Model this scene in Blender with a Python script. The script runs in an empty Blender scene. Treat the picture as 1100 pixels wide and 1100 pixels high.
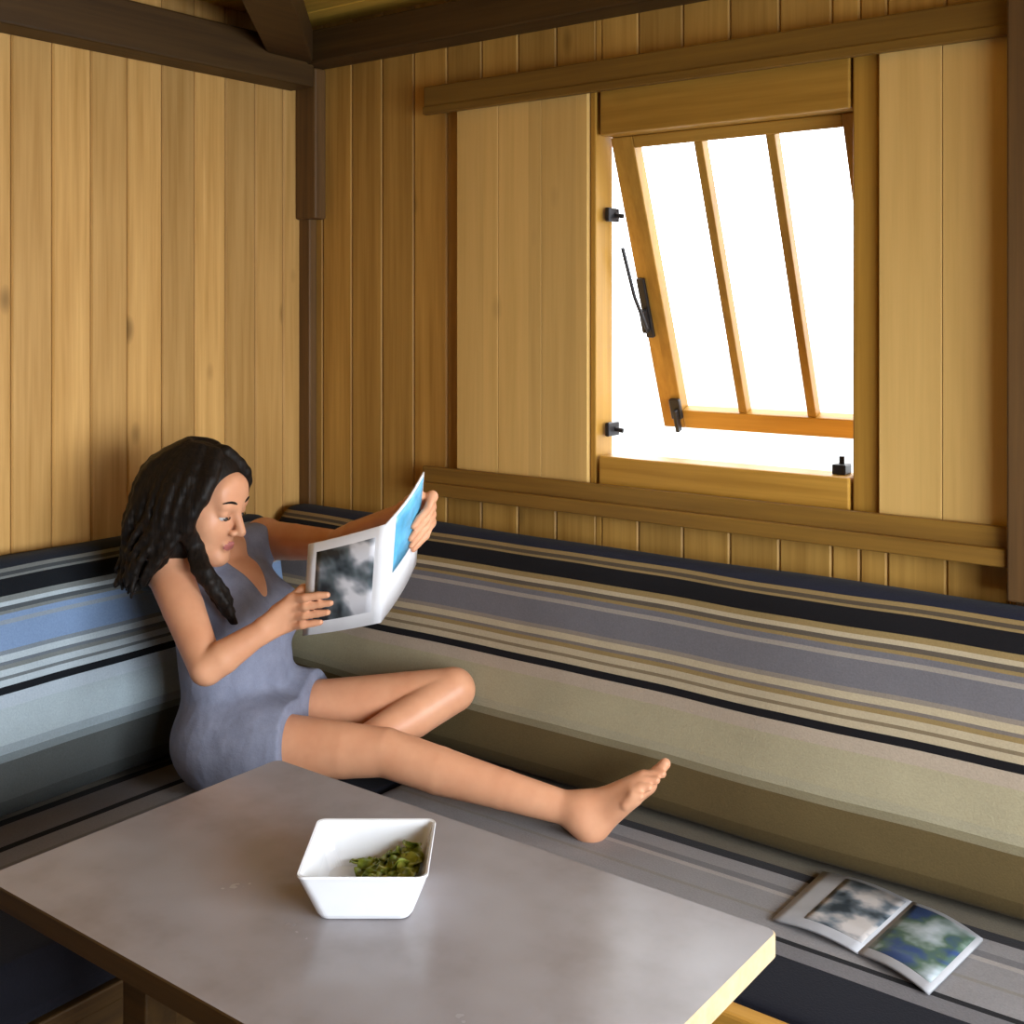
import bpy, bmesh, math, random
import numpy as np
from mathutils import Vector, Matrix

random.seed(7)
rng = np.random.default_rng(7)
S = bpy.context.scene
COL = S.collection
V3 = lambda *a: np.array(a, float)

# ------------------------------------------------------------------ camera, world, light
CAM_Z, FPX, HOR = 1.62, 1250.0, 336.0
FW, RT = V3(-.604, .797, 0), V3(.797, .604, 0)
cam_d = bpy.data.cameras.new('camera')
cam = bpy.data.objects.new('camera', cam_d); COL.objects.link(cam)
cam.location = (0, 0, CAM_Z)
cam.rotation_euler = (math.pi / 2, 0, math.atan2(.604, .797))
cam_d.sensor_width = 36; cam_d.lens = FPX / 1100 * 36
cam_d.shift_y = -(550 - HOR) / 1100
cam_d.clip_start = .02
S.camera = cam

S.view_settings.view_transform = 'Standard'
S.view_settings.look = 'None'
S.view_settings.gamma = 1
S.view_settings.exposure = -0.12

w = bpy.data.worlds.new('sky'); S.world = w; w.use_nodes = True
bg = w.node_tree.nodes['Background']
bg.inputs[0].default_value = (.93, .97, 1, 1)
bg.inputs[1].default_value = 6.5

def area(name, loc, rot, sx, sy, power, col):
    l = bpy.data.lights.new(name, 'AREA'); l.shape = 'RECTANGLE'; l.size = sx; l.size_y = sy
    l.energy = power; l.color = col
    o = bpy.data.objects.new(name, l); COL.objects.link(o)
    o.location = loc; o.rotation_euler = rot
    return o
# daylight coming in through the wide window in the right wall
a_ = area('daylight_right', (1.30, 1.0, 1.35), (0, math.radians(70), 0), 1.1, 2.0, 84, (.82, .91, 1)); a_.data.spread = math.radians(135)

def P(px, py, d):
    r = (px - 550) / FPX * d
    p = FW * d + RT * r
    p[2] = CAM_Z - (py - HOR) / FPX * d
    return p

# ------------------------------------------------------------------ helpers
def tag(o, label, cat, group=None, kind=None):
    o['label'] = label; o['category'] = cat
    if group: o['group'] = group
    if kind: o['kind'] = kind
    return o
def empty(name, loc=(0, 0, 0), rz=0):
    o = bpy.data.objects.new(name, None); COL.objects.link(o)
    o.location = loc; o.rotation_euler = (0, 0, rz); o.empty_display_size = .05
    return o
def link(name, me, mat, parent=None, smooth=False):
    o = bpy.data.objects.new(name, me); COL.objects.link(o)
    for m in (mat if isinstance(mat, (list, tuple)) else [mat]): me.materials.append(m)
    if parent is not None:
        o.parent = parent
        o.matrix_parent_inverse = Matrix.LocRotScale(parent.location, parent.rotation_euler, None).inverted()
    if smooth:
        for p in me.polygons: p.use_smooth = True
    return o
def obj(name, bm, mat, parent=None, smooth=False):
    bmesh.ops.recalc_face_normals(bm, faces=bm.faces)
    me = bpy.data.meshes.new(name); bm.to_mesh(me); bm.free()
    return link(name, me, mat, parent, smooth)
def bx(bm, x0, x1, y0, y1, z0, z1, bev=0, M=None, mi=0):
    r = bmesh.ops.create_cube(bm, size=1)
    vs = r['verts']
    for v in vs:
        v.co = Vector(((x0 + x1) / 2 + v.co.x * (x1 - x0), (y0 + y1) / 2 + v.co.y * (y1 - y0), (z0 + z1) / 2 + v.co.z * (z1 - z0)))
    fs = {f for v in vs for f in v.link_faces}
    if bev:
        es = {e for v in vs for e in v.link_edges}
        r2 = bmesh.ops.bevel(bm, geom=list(es), offset=bev, segments=2, affect='EDGES', profile=.5)
        fs = set(r2['faces']) | {f for f in fs if f.is_valid}
        vs = {v for f in fs for v in f.verts}
    for f in fs:
        if f.is_valid: f.material_index = mi
    if M is not None:
        for v in set(vs): v.co = M @ v.co
    return vs
def box(name, x0, x1, y0, y1, z0, z1, mat, parent=None, bev=.004):
    bm = bmesh.new(); bx(bm, x0, x1, y0, y1, z0, z1, bev)
    return obj(name, bm, mat, parent)
def tube(bm, pts, r, seg=10, cap=True):
    pts = [Vector(p) for p in pts]
    rs = r if isinstance(r, (list, tuple)) else [r] * len(pts)
    rings = []; up = None
    for i, p in enumerate(pts):
        t = (pts[min(i + 1, len(pts) - 1)] - pts[max(i - 1, 0)]).normalized()
        if up is None:
            a = Vector((0, 0, 1)) if abs(t.z) < .9 else Vector((1, 0, 0))
            up = t.cross(a).normalized()
        up = (up - t * up.dot(t)).normalized(); b = t.cross(up)
        rings.append([bm.verts.new(p + (up * math.cos(2 * math.pi * k / seg) + b * math.sin(2 * math.pi * k / seg)) * rs[i]) for k in range(seg)])
    for a, b in zip(rings, rings[1:]):
        for k in range(seg): bm.faces.new((a[k], a[(k + 1) % seg], b[(k + 1) % seg], b[k]))
    if cap:
        bm.faces.new(rings[0]); bm.faces.new(rings[-1])
def sphere(bm, c, r, sc=(1, 1, 1), seg=16, M=None):
    rr = bmesh.ops.create_uvsphere(bm, u_segments=seg, v_segments=seg // 2 + 2, radius=1)
    for v in rr['verts']:
        q = Vector((v.co.x * r * sc[0], v.co.y * r * sc[1], v.co.z * r * sc[2]))
        if M is not None: q = M @ q
        v.co = q + Vector(c)

# ------------------------------------------------------------------ materials
class NT:
    def __init__(s, name):
        s.m = bpy.data.materials.new(name); s.m.use_nodes = True
        s.t = s.m.node_tree; s.t.nodes.clear()
        s.out = s.n('OutputMaterial'); s.b = s.n('BsdfPrincipled'); s.l(s.b.outputs[0], s.out.inputs[0])
    def n(s, kind, **kw):
        x = s.t.nodes.new('ShaderNode' + kind)
        for k, v in kw.items(): setattr(x, k, v)
        return x
    def l(s, a, b): s.t.links.new(a, b)
    def put(s, i, v):
        if isinstance(v, (int, float)): i.default_value = v
        elif isinstance(v, (tuple, list)): i.default_value = v
        else: s.l(v, i)
    def math(s, op, a, b=0.0, c=None):
        x = s.n('Math', operation=op); s.put(x.inputs[0], a); s.put(x.inputs[1], b)
        if c is not None: s.put(x.inputs[2], c)
        return x.outputs[0]
    def co(s, k='Object'): return s.n('TexCoord').outputs[k]
    def sep(s, v):
        x = s.n('SeparateXYZ'); s.l(v, x.inputs[0]); return x.outputs
    def comb(s, a, b, c):
        x = s.n('CombineXYZ')
        for i, v in enumerate((a, b, c)): s.put(x.inputs[i], v)
        return x.outputs[0]
    def noise(s, v, scale, detail=3, rough=.55):
        x = s.n('TexNoise'); s.put(x.inputs['Vector'], v); s.put(x.inputs['Scale'], scale)
        s.put(x.inputs['Detail'], detail); s.put(x.inputs['Roughness'], rough); return x.outputs['Fac']
    def ramp(s, f, stops, const=False):
        x = s.n('ValToRGB'); cr = x.color_ramp
        cr.interpolation = 'CONSTANT' if const else 'LINEAR'
        while len(cr.elements) < len(stops): cr.elements.new(.5)
        for e, (p, c) in zip(cr.elements, stops):
            e.position = p; e.color = (*c[:3], 1)
        s.put(x.inputs[0], f); return x.outputs[0]
    def mix(s, f, a, b, mode='MIX'):
        x = s.n('MixRGB', blend_type=mode); s.put(x.inputs[0], f)
        for i, v in ((1, a), (2, b)): s.put(x.inputs[i], (*v, 1) if isinstance(v, tuple) and len(v) == 3 else v)
        return x.outputs[0]
    def bump(s, h, st, dist=.003):
        x = s.n('Bump'); x.inputs['Strength'].default_value = st; x.inputs['Distance'].default_value = dist
        s.l(h, x.inputs['Height']); s.l(x.outputs[0], s.b.inputs['Normal'])
    def fin(s, col, rough=.5, spec=.3, metal=0.0):
        s.put(s.b.inputs['Base Color'], (*col, 1) if isinstance(col, tuple) and len(col) == 3 else col)
        s.put(s.b.inputs['Roughness'], rough); s.put(s.b.inputs['Specular IOR Level'], spec); s.put(s.b.inputs['Metallic'], metal)
        return s.m

def wood(name, light, dark, grain='z', across='x', w=.11, knots=.5, rough=.5, tint=.17, spec=.3):
    n = NT(name); c = n.sep(n.co()); ax = {'x': 0, 'y': 1, 'z': 2}
    other = ({'x', 'y', 'z'} - {grain, across}).pop()
    g, a, o = c[ax[grain]], c[ax[across]], c[ax[other]]
    pid = n.math('FLOOR', n.math('DIVIDE', a, w))
    wn = n.n('TexWhiteNoise', noise_dimensions='1D'); n.l(pid, wn.inputs['W'])
    rnd = wn.outputs['Value']
    off = n.math('MULTIPLY', rnd, 37.0)
    v = n.comb(n.math('MULTIPLY', a, 34.0), n.math('ADD', n.math('MULTIPLY', g, 1.3), off), n.math('MULTIPLY', o, 34.0))
    f1 = n.noise(v, 1.0, 4, .6)
    v2 = n.comb(n.math('MULTIPLY', a, 120.0), n.math('ADD', n.math('MULTIPLY', g, 3.0), off), n.math('MULTIPLY', o, 120.0))
    f2 = n.noise(v2, 1.0, 2)
    f = n.math('ADD', n.math('MULTIPLY', f1, .75), n.math('MULTIPLY', f2, .25))
    base = n.ramp(f, [(.3, dark), (.5, tuple(.45 * d + .55 * l for d, l in zip(dark, light))), (.68, light)])
    t = n.math('ADD', n.math('MULTIPLY', n.math('SUBTRACT', rnd, .5), tint * 2), 1.0)
    base = n.mix(1.0, base, n.comb(t, t, t), 'MULTIPLY')
    if knots:
        vk = n.comb(n.math('MULTIPLY', a, 5.5), n.math('ADD', n.math('MULTIPLY', g, 2.6), off), n.math('MULTIPLY', o, 5.5))
        vo = n.n('TexVoronoi'); n.l(vk, vo.inputs['Vector']); vo.inputs['Scale'].default_value = 1.0
        k = n.ramp(vo.outputs['Distance'], [(0, (1, 1, 1)), (.045, (.85, .85, .85)), (.11, (0, 0, 0))])
        base = n.mix(n.math('MULTIPLY', k, knots), base, tuple(d * .45 for d in dark))
    n.bump(f, .25, .002)
    return n.fin(base, rough, spec)

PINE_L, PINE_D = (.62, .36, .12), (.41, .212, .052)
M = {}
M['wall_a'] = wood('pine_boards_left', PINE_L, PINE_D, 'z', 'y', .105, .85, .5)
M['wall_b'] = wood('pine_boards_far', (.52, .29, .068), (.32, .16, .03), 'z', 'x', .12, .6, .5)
M['ceil'] = wood('pine_boards_ceiling', (.70, .42, .07), (.46, .26, .03), 'x', 'y', .12, .4, .5)
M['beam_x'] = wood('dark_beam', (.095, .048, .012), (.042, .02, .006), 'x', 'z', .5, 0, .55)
M['beam_y'] = wood('dark_beam_side', (.095, .048, .012), (.042, .02, .006), 'y', 'z', .5, 0, .55)
M['beam_z'] = wood('dark_post', (.16, .08, .025), (.08, .04, .014), 'z', 'x', .5, 0, .55)
M['rail'] = wood('brown_rail', (.24, .125, .022), (.13, .062, .012), 'x', 'z', .5, .2, .45)
M['shutter'] = wood('shutter_pine', (.68, .43, .145), (.56, .345, .105), 'z', 'x', .145, .3, .5, .08)
M['frame'] = wood('window_pine', (.50, .265, .045), (.32, .155, .022), 'x', 'z', .5, .15, .4)
M['framev'] = wood('window_pine_upright', (.50, .265, .045), (.32, .155, .022), 'z', 'x', .5, .15, .4)
M['bench'] = wood('bench_wood', (.56, .29, .05), (.38, .18, .03), 'x', 'z', .2, .3, .4)
M['floor'] = wood('floor_boards', (.10, .06, .03), (.05, .03, .015), 'x', 'y', .13, .3, .5)

def dark_metal():
    n = NT('dark_iron'); return n.fin((.03, .028, .03), .4, .5, .6)
M['iron'] = dark_metal()

def glass():
    n = NT('window_glass'); n.t.nodes.remove(n.b)
    tr = n.n('BsdfTransparent'); gl = n.n('BsdfGlossy'); gl.inputs['Roughness'].default_value = .02
    fc = n.n('LayerWeight'); fc.inputs['Blend'].default_value = .5; fr_ = n.math('ADD', n.math('MULTIPLY', n.math('POWER', fc.outputs['Facing'], 5.0), .9), .04)
    mx = n.n('MixShader'); n.l(fr_, mx.inputs[0]); n.l(tr.outputs[0], mx.inputs[1]); n.l(gl.outputs[0], mx.inputs[2])
    n.l(mx.outputs[0], n.out.inputs[0]); return n.m
M['glass'] = glass()

def stripes(name, coord, lo, hi, bands, along):
    """bands: (value, colour) from lo to hi, constant"""
    n = NT(name); c = n.sep(n.co()); ax = {'x': 0, 'y': 1, 'z': 2}
    v = c[ax[coord]]
    wob = n.math('MULTIPLY', n.math('SUBTRACT', n.noise(n.comb(n.math('MULTIPLY', c[ax[along]], 1.0), 0.0, 0.0), 2.2, 1), .5), .010)
    v = n.math('ADD', v, wob)
    f = n.math('DIVIDE', n.math('SUBTRACT', v, lo), hi - lo)
    st = [(max(0, min(1, (b - lo) / (hi - lo))), col) for b, col in bands]
    base = n.ramp(f, st, True)
    weave = n.noise(n.comb(n.math('MULTIPLY', c[0], 260.), n.math('MULTIPLY', c[1], 260.), n.math('MULTIPLY', c[2], 260.)), 1.0, 2)
    soft = n.noise(n.co(), 9.0, 3)
    t = n.math('ADD', n.math('MULTIPLY', weave, .35), n.math('ADD', n.math('MULTIPLY', soft, .25), .70))
    base = n.mix(1.0, base, n.comb(t, t, t), 'MULTIPLY')
    n.bump(weave, .35, .002)
    n.b.inputs['Sheen Weight'].default_value = .04
    return n.fin(base, .9, .1)

NAVY, BLK, TAN, CRM, MAU = (.016, .017, .030), (.010, .009, .010), (.26, .18, .075), (.43, .35, .23), (.15, .14, .15)
PNK, PALE, TAUPE, TAUP2 = (.40, .32, .24), (.365, .315, .20), (.115, .080, .032), (.085, .058, .022)
BACK = [(.50, TAUP2), (.575, TAUPE), (.655, (.22, .185, .11)), (.672, (.34, .30, .20)), (.69, PALE), (.765, PNK), (.795, BLK), (.811, CRM), (.824, (.2, .15, .09)), (.832, CRM),  # lowest bands: brown cloth colour plus painted shade towards the seat
        (.846, TAN), (.854, (.17, .14, .12)), (.862, CRM), (.876, (.24, .2, .16)), (.886, MAU), (.94, (.3, .26, .22)), (.948, MAU), (.960, TAN), (.968, (.1, .08, .06)), (.976, CRM), (.986, TAN), (.998, BLK), (1.033, TAN), (1.039, (.08, .06, .04)), (1.044, TAN), (1.053, NAVY)]
def cool_lit(c):  # paints cool window light into the left cushion's cloth colours
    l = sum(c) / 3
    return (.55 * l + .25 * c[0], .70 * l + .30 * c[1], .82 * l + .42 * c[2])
BACKL = [(v, (.17, .25, .40) if c is MAU else tuple(1.25 * k for k in cool_lit(c)) if c in (PALE, CRM, PNK) else cool_lit(c)) for v, c in BACK]
M['back_b'] = stripes('striped_back_cloth', 'z', .5, 1.1, BACK, 'x')
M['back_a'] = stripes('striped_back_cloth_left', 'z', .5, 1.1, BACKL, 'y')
GR1, GR2 = (.22, .205, .205), (.145, .135, .14)
SB = [(1.66, (.009, .009, .014)), (1.86, GR2), (1.90, BLK), (1.915, GR1), (1.98, (.2, .18, .16)), (1.99, GR1), (2.05, (.3, .27, .25)), (2.065, GR2), (2.085, GR1), (2.13, (.02,.018,.02)), (2.16, (.12, .10, .07))]  # near-black band on the wall side paints the shade in the crease
M['seat_b'] = stripes('striped_seat_cloth', 'y', 1.66, 2.26, SB, 'x')
SA = [(-2.45, (.17, .145, .11)), (-2.405, BLK), (-2.375, GR2), (-2.28, BLK), (-2.26, GR1), (-2.20, (.16, .15, .14)), (-2.19, GR2), (-2.10, GR1), (-2.05, (.014, .014, .02))]  # first black band is painted crease shade below the back cushion
M['seat_a'] = stripes('striped_seat_cloth_left', 'x', -2.45, -1.85, SA, 'y')

def tabletop():
    n = NT('grey_lacquered_tabletop'); co = n.co()
    f = n.noise(co, 5.0, 4, .6); f2 = n.noise(co, 40.0, 2)
    base = n.ramp(f, [(.3, (.235, .205, .20)), (.5, (.30, .275, .28)), (.7, (.34, .32, .33))])
    base = n.mix(n.math('MULTIPLY', f2, .25), base, (.22, .19, .185))
    r = n.math('ADD', n.math('MULTIPLY', n.noise(co, 14.0, 3), .10), .20)
    return n.fin(base, r, .5)
M['table'] = tabletop()
M['table_edge'] = wood('pale_table_edge', (.62, .47, .29), (.5, .36, .2), 'x', 'z', .5, 0, .5)
def plain(name, col, rough=.5, spec=.3, var=.0, scale=20.):
    n = NT(name)
    if var:
        f = n.noise(n.co(), scale, 3)
        col = n.ramp(f, [(.3, tuple(c * (1 - var) for c in col)), (.7, tuple(min(1, c * (1 + var)) for c in col))])
    return n.fin(col, rough, spec)
M['ceramic'] = plain('white_glazed_ceramic', (.76, .76, .78), .15, .5, .02)
M['paper'] = plain('magazine_paper', (.78, .76, .77), .4, .4, .03)
M['grey_paper'] = plain('brochure_paper', (.36, .355, .37), .5, .3, .12, 9.)
M['cover_blue'] = plain('blue_cover_print', (.12, .42, .66), .3, .4, .25, 30.)
M['ground'] = plain('pale_ground', (.45, .45, .44), .9, .1, .05, 2.)

# ------------------------------------------------------------------ room shell
XA, YB, XD, YC = -2.59, 2.40, 1.15, -1.60
ZC = 2.47
HX0, HX1, HZ0, HZ1 = -1.545, -.898, 1.262, 2.062       # opening in the far wall

def plank_wall(name, mat, axis, lo, hi, z0, z1, wdt, place, holes=(), thick=.018, back=.032, fine=.004):
    """place(u, d, z) -> world; u along the wall, d depth behind its face"""
    bm = bmesh.new()
    def piece(u0, u1, za, zb, d0, d1, ch=0):
        vs = []
        if ch:
            prof = [(u0 + ch, d0), (u0, d0 + ch), (u0, d1), (u1, d1), (u1, d0 + ch), (u1 - ch, d0)]
        else:
            prof = [(u0, d0), (u0, d1), (u1, d1), (u1, d0)]
        a = [bm.verts.new(place(u, d, za)) for u, d in prof]; b = [bm.verts.new(place(u, d, zb)) for u, d in prof]
        k = len(prof)
        for i in range(k): bm.faces.new((a[i], a[(i + 1) % k], b[(i + 1) % k], b[i]))
        bm.faces.new(a); bm.faces.new(b)
    def cols(step):
        us = {lo, hi}
        u = math.floor(lo / step) * step + step
        while u < hi: us.add(round(u, 5)); u += step
        for h in holes: us.update((h[0], h[1]))
        return sorted(us)
    def segs(u0, u1):
        s = [(z0, z1)]
        m = (u0 + u1) / 2
        for h in holes:
            if h[0] < m < h[1]:
                s2 = []
                for a, b in s:
                    if h[2] > a: s2.append((a, min(b, h[2])))
                    if h[3] < b: s2.append((max(a, h[3]), b))
                s = s2
        return s
    us = cols(wdt)
    for u0, u1 in zip(us, us[1:]):
        for a, b in segs(u0, u1): piece(u0 + .0008, u1 - .0008, a, b, 0, thick, fine if u1 - u0 > .03 else 0)
    us = cols(100)
    for u0, u1 in zip(us, us[1:]):
        for a, b in segs(u0, u1): piece(u0, u1, a, b, thick, thick + back)
    return obj(name, bm, mat)

tag(plank_wall('wall_left', M['wall_a'], 'y', YC - .05, YB + .05, 0, ZC, .105, lambda u, d, z: (XA - d, u, z)),
    'left wall of upright pine boards behind the reading person', 'wall', kind='structure')
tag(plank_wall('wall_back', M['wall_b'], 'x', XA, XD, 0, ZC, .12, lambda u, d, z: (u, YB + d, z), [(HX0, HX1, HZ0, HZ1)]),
    'far wall of upright pine boards around the open window', 'wall', kind='structure')
tag(plank_wall('wall_right', M['wall_a'], 'y', YC - .05, YB + .05, 0, ZC, .105, lambda u, d, z: (XD + d, u, z), [(-.05, 2.05, .80, 1.90)]),
    'right wall of pine boards with a wide opening', 'wall', kind='structure')
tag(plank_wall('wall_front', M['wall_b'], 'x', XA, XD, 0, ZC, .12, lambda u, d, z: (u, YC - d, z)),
    'pine board wall behind the viewer', 'wall', kind='structure')
tag(box('floor', XA - .1, XD + .1, YC - .1, YB + .1, -.1, 0, M['floor'], bev=0), 'dark wooden board floor under the table', 'floor', kind='structure')
tag(plank_wall('ceiling', M['ceil'], 'y', YC - .06, YB + .06, XA - .06, XD + .06, .12, lambda u, d, z: (z, u, ZC + d)),
    'ceiling of yellow pine boards', 'ceiling', kind='structure')
tag(box('ground', -40, 40, -40, 60, -.6, -.5, M['ground'], bev=0), 'pale ground outside the window', 'ground', kind='structure')

w2 = empty('window_2', (XD, 1.0, .80)); tag(w2, 'wide open window in the right wall out of view', 'window', kind='structure')
bm = bmesh.new()
for a0, a1, b0, b1 in ((-.10, -.05, .74, 1.96), (2.05, 2.10, .74, 1.96), (-.05, 2.05, .74, .80), (-.05, 2.05, 1.90, 1.96)): bx(bm, XD - .02, XD + .05, a0, a1, b0, b1, .003)
obj('frame', bm, M['framev'], w2)
# beams
tag(box('trim_1', XA, XA + .10, YC, YB - .06, 2.272, 2.395, M['beam_y'], bev=.006), 'dark brown beam along the top of the left wall', 'beam', kind='structure')
tag(box('trim_2', XA + .02, XD, YB - .09, YB, 2.335, 2.43, M['beam_x'], bev=.006), 'dark brown beam along the top of the window wall', 'beam', kind='structure')
bm = bmesh.new()
a = Vector((XA + .07, YB - .12, 2.385)); b = Vector(P(262, -60, 2.35)); b.z = 2.405; t = (b - a).normalized(); L = (b - a).length
Mx = Matrix.Translation(a) @ t.to_track_quat('X', 'Z').to_matrix().to_4x4()
bx(bm, -.02, L, -.06, .06, -.045, .05, .006, Mx)
o = obj('trim_3', bm, M['beam_y']); tag(o, 'dark brown diagonal beam running out of the ceiling corner', 'beam', kind='structure')
bm = bmesh.new()
bx(bm, XA, XA + .045, YB - .03, YB, 0, 2.30, .004)
bx(bm, XA, XA + .085, YB - .045, YB, 1.895, 2.335, .006)
tag(obj('trim_4', bm, M['beam_z']), 'dark corner post with a thick block at its top', 'post', kind='structure')

# ------------------------------------------------------------------ shutter rails and shutters
bm = bmesh.new(); bx(bm, -.583, -.50, YB - .085, YB, 1.075, 2.335, .004); bx(bm, -.583, -.50, YB - .022, YB, .4, 1.08, .002)
tag(obj('trim_5', bm, M['beam_z']), 'dark upright post at the right edge beside the shutter', 'post', kind='structure')
RX0, RX1 = -2.075, -.585
bm = bmesh.new()
bx(bm, RX0, RX1, YB - .055, YB, 2.168, 2.226, .004); bx(bm, RX0, RX1, YB - .06, YB - .043, 2.150, 2.172, .003)
tag(obj('upper_shutter_rail', bm, M['rail']), 'long brown wooden shutter rail above the window', 'rail')
bm = bmesh.new()
bx(bm, RX0, RX1, YB - .075, YB, 1.135, 1.170, .004); bx(bm, RX0, RX1, YB - .06, YB - .043, 1.165, 1.210, .003)
tag(obj('lower_shutter_rail', bm, M['rail']), 'long brown wooden shutter rail below the window', 'rail')

def shutter(name, x0, x1, label):
    bm = bmesh.new()
    n = max(2, round((x1 - x0) / .145)); 
    for i in range(n):
        a, b = x0 + (x1 - x0) * i / n, x0 + (x1 - x0) * (i + 1) / n
        bx(bm, a + .0006, b - .0006, YB - .036, YB - .014, 1.185, 2.166, .0015)
    o = obj(name, bm, M['shutter']); tag(o, label, 'shutter', 'sliding shutters beside the window')
    return o
shutter('sliding_shutter', -1.975, -1.562, 'pale pine sliding shutter left of the window')
shutter('sliding_shutter', -.845, -.589, 'pale pine sliding shutter right of the window')

# ------------------------------------------------------------------ window
win = empty('window_1', (-1.23, YB, HZ0)); tag(win, 'small pine window with its three-pane sash pushed open outwards', 'window', kind='structure')
bm = bmesh.new()
y0, y1 = YB - .026, YB + .046
bx(bm, -1.560, HX0 + .001, y0, y1, 1.19, 2.165, .003); bx(bm, HX1 - .006, -.848, y0, y1, 1.19, 2.165, .004)
obj('jamb', bm, M['framev'], win)
box('lintel', HX0 + .012, HX1 - .012, y0, y1, HZ1 - .012, 2.165, M['frame'], win)
box('sill', HX0 + .012, HX1 - .012, y0 - .004, y1 + .01, 1.19, HZ0 + .012, M['frame'], win)
th = math.radians(20)
SX0, SX1, SH = HX0 + .012, HX1 - .010, .775
Ms = Matrix.Translation((0, YB + .022, HZ1 - .014)) @ Matrix.Rotation(th, 4, 'X')
sash = empty('sash', (SX0, YB + .035, HZ1)); sash.parent = win; sash.matrix_parent_inverse = Matrix.Translation(win.location).inverted()
def sp(name, x0, x1, z0, z1, ya, yb, mat, parent, bev=.003):
    bm = bmesh.new(); bx(bm, x0, x1, ya, yb, z0, z1, bev, Ms)
    o = bpy.data.meshes.new(name); bmesh.ops.recalc_face_normals(bm, faces=bm.faces); bm.to_mesh(o); bm.free()
    ob = bpy.data.objects.new(name, o); COL.objects.link(ob); o.materials.append(mat)
    ob.parent = parent
    if parent is sash: ob.matrix_parent_inverse = Matrix.Translation(Vector(sash.location)).inverted()
    return ob
# sash is an Empty placed in window space; its children are built in world space
def wp(ob): ob.matrix_parent_inverse = Matrix.Translation((SX0, YB + .035, HZ1)).inverted(); return ob
wp(sp('stile', SX0, SX0 + .062, -SH, 0, 0, .038, M['framev'], sash))
wp(sp('stile', SX1 - .04, SX1, -SH, 0, 0, .038, M['framev'], sash))
wp(sp('top_rail', SX0 + .062, SX1 - .04, -.030, 0, 0, .038, M['frame'], sash))
wp(sp('bottom_rail', SX0 + .062, SX1 - .04, -SH, -SH + .05, 0, .038, M['frame'], sash))
px0, px1 = SX0 + .062, SX1 - .04
pw = (px1 - px0 - 2 * .022) / 3
for i in range(3):
    a = px0 + i * (pw + .022)
    wp(sp('pane', a - .004, a + pw + .004, -SH + .046, -.027, .016, .02, M['glass'], sash, 0))
    if i < 2: wp(sp('muntin', a + pw, a + pw + .022, -SH + .05, -.030, .004, .034, M['framev'], sash, .002))
# iron fittings of the sash
bm = bmesh.new()
bx(bm, SX0 + .004, SX0 + .026, -.012, 0, -.52, -.36, .003, Ms); bx(bm, SX0 + .008, SX0 + .022, -.034, -.01, -.50, -.44, .003, Ms)
h_ = obj('handle', bm, M['iron'], None); h_.parent = sash; wp(h_)
bm = bmesh.new()
bx(bm, SX0 + .035, SX0 + .065, -.014, 0, -SH + .03, -SH + .085, .003, Ms); bx(bm, SX0 + .05, SX0 + .06, -.03, -.01, -SH + .0, -SH + .06, .002, Ms)
h_ = obj('latch', bm, M['iron'], None); h_.parent = sash; wp(h_)
for z in (1.86, 1.335):
    bm = bmesh.new(); bx(bm, HX0 + .010, HX0 + .022, YB + .0, YB + .05, z - .017, z + .017, .003)
    tube(bm, [(HX0 + .02, YB + .03, z), (HX0 + .042, YB + .035, z - .004)], .006)
    obj('hinge', bm, M['iron'], win)
bm = bmesh.new(); bx(bm, HX1 - .062, HX1 - .032, YB + .0, YB + .04, HZ0 + .012, HZ0 + .034, .003); tube(bm, [(HX1 - .047, YB + .02, HZ0 + .03), (HX1 - .047, YB + .02, HZ0 + .05)], .006)
obj('catch', bm, M['iron'], win)
bm = bmesh.new(); tube(bm, [(HX0 + .03, YB + .05, 1.78), (HX0 + .034, YB + .10, 1.66), (HX0 + .04, YB + .15, 1.58)], .005)
obj('stay', bm, M['iron'], win)

# ------------------------------------------------------------------ bench and cushions
ZS = .52
bn = empty('corner_bench', (-2.2, 2.0, 0)); tag(bn, 'built-in wooden corner bench running along both walls', 'bench')
bm = bmesh.new(); bx(bm, XA + .002, -1.93, YC + .1, YB - .002, .0, .36, .004); obj('left_box', bm, M['beam_y'], bn)  # left box and seat board in dark wood, imitating shade below the table
bm = bmesh.new(); bx(bm, -1.93, XD - .02, 1.75, YB - .002, .0, .36, .004); obj('right_box', bm, M['bench'], bn)
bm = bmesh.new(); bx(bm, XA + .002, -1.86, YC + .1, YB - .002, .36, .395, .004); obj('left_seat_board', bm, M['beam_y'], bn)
bm = bmesh.new(); bx(bm, -1.86, XD - .02, 1.66, YB - .002, .36, .395, .004); bx(bm, -1.84, XD - .02, 1.658, 1.695, .39, .522, .006); obj('right_seat_board', bm, M['bench'], bn)

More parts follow.
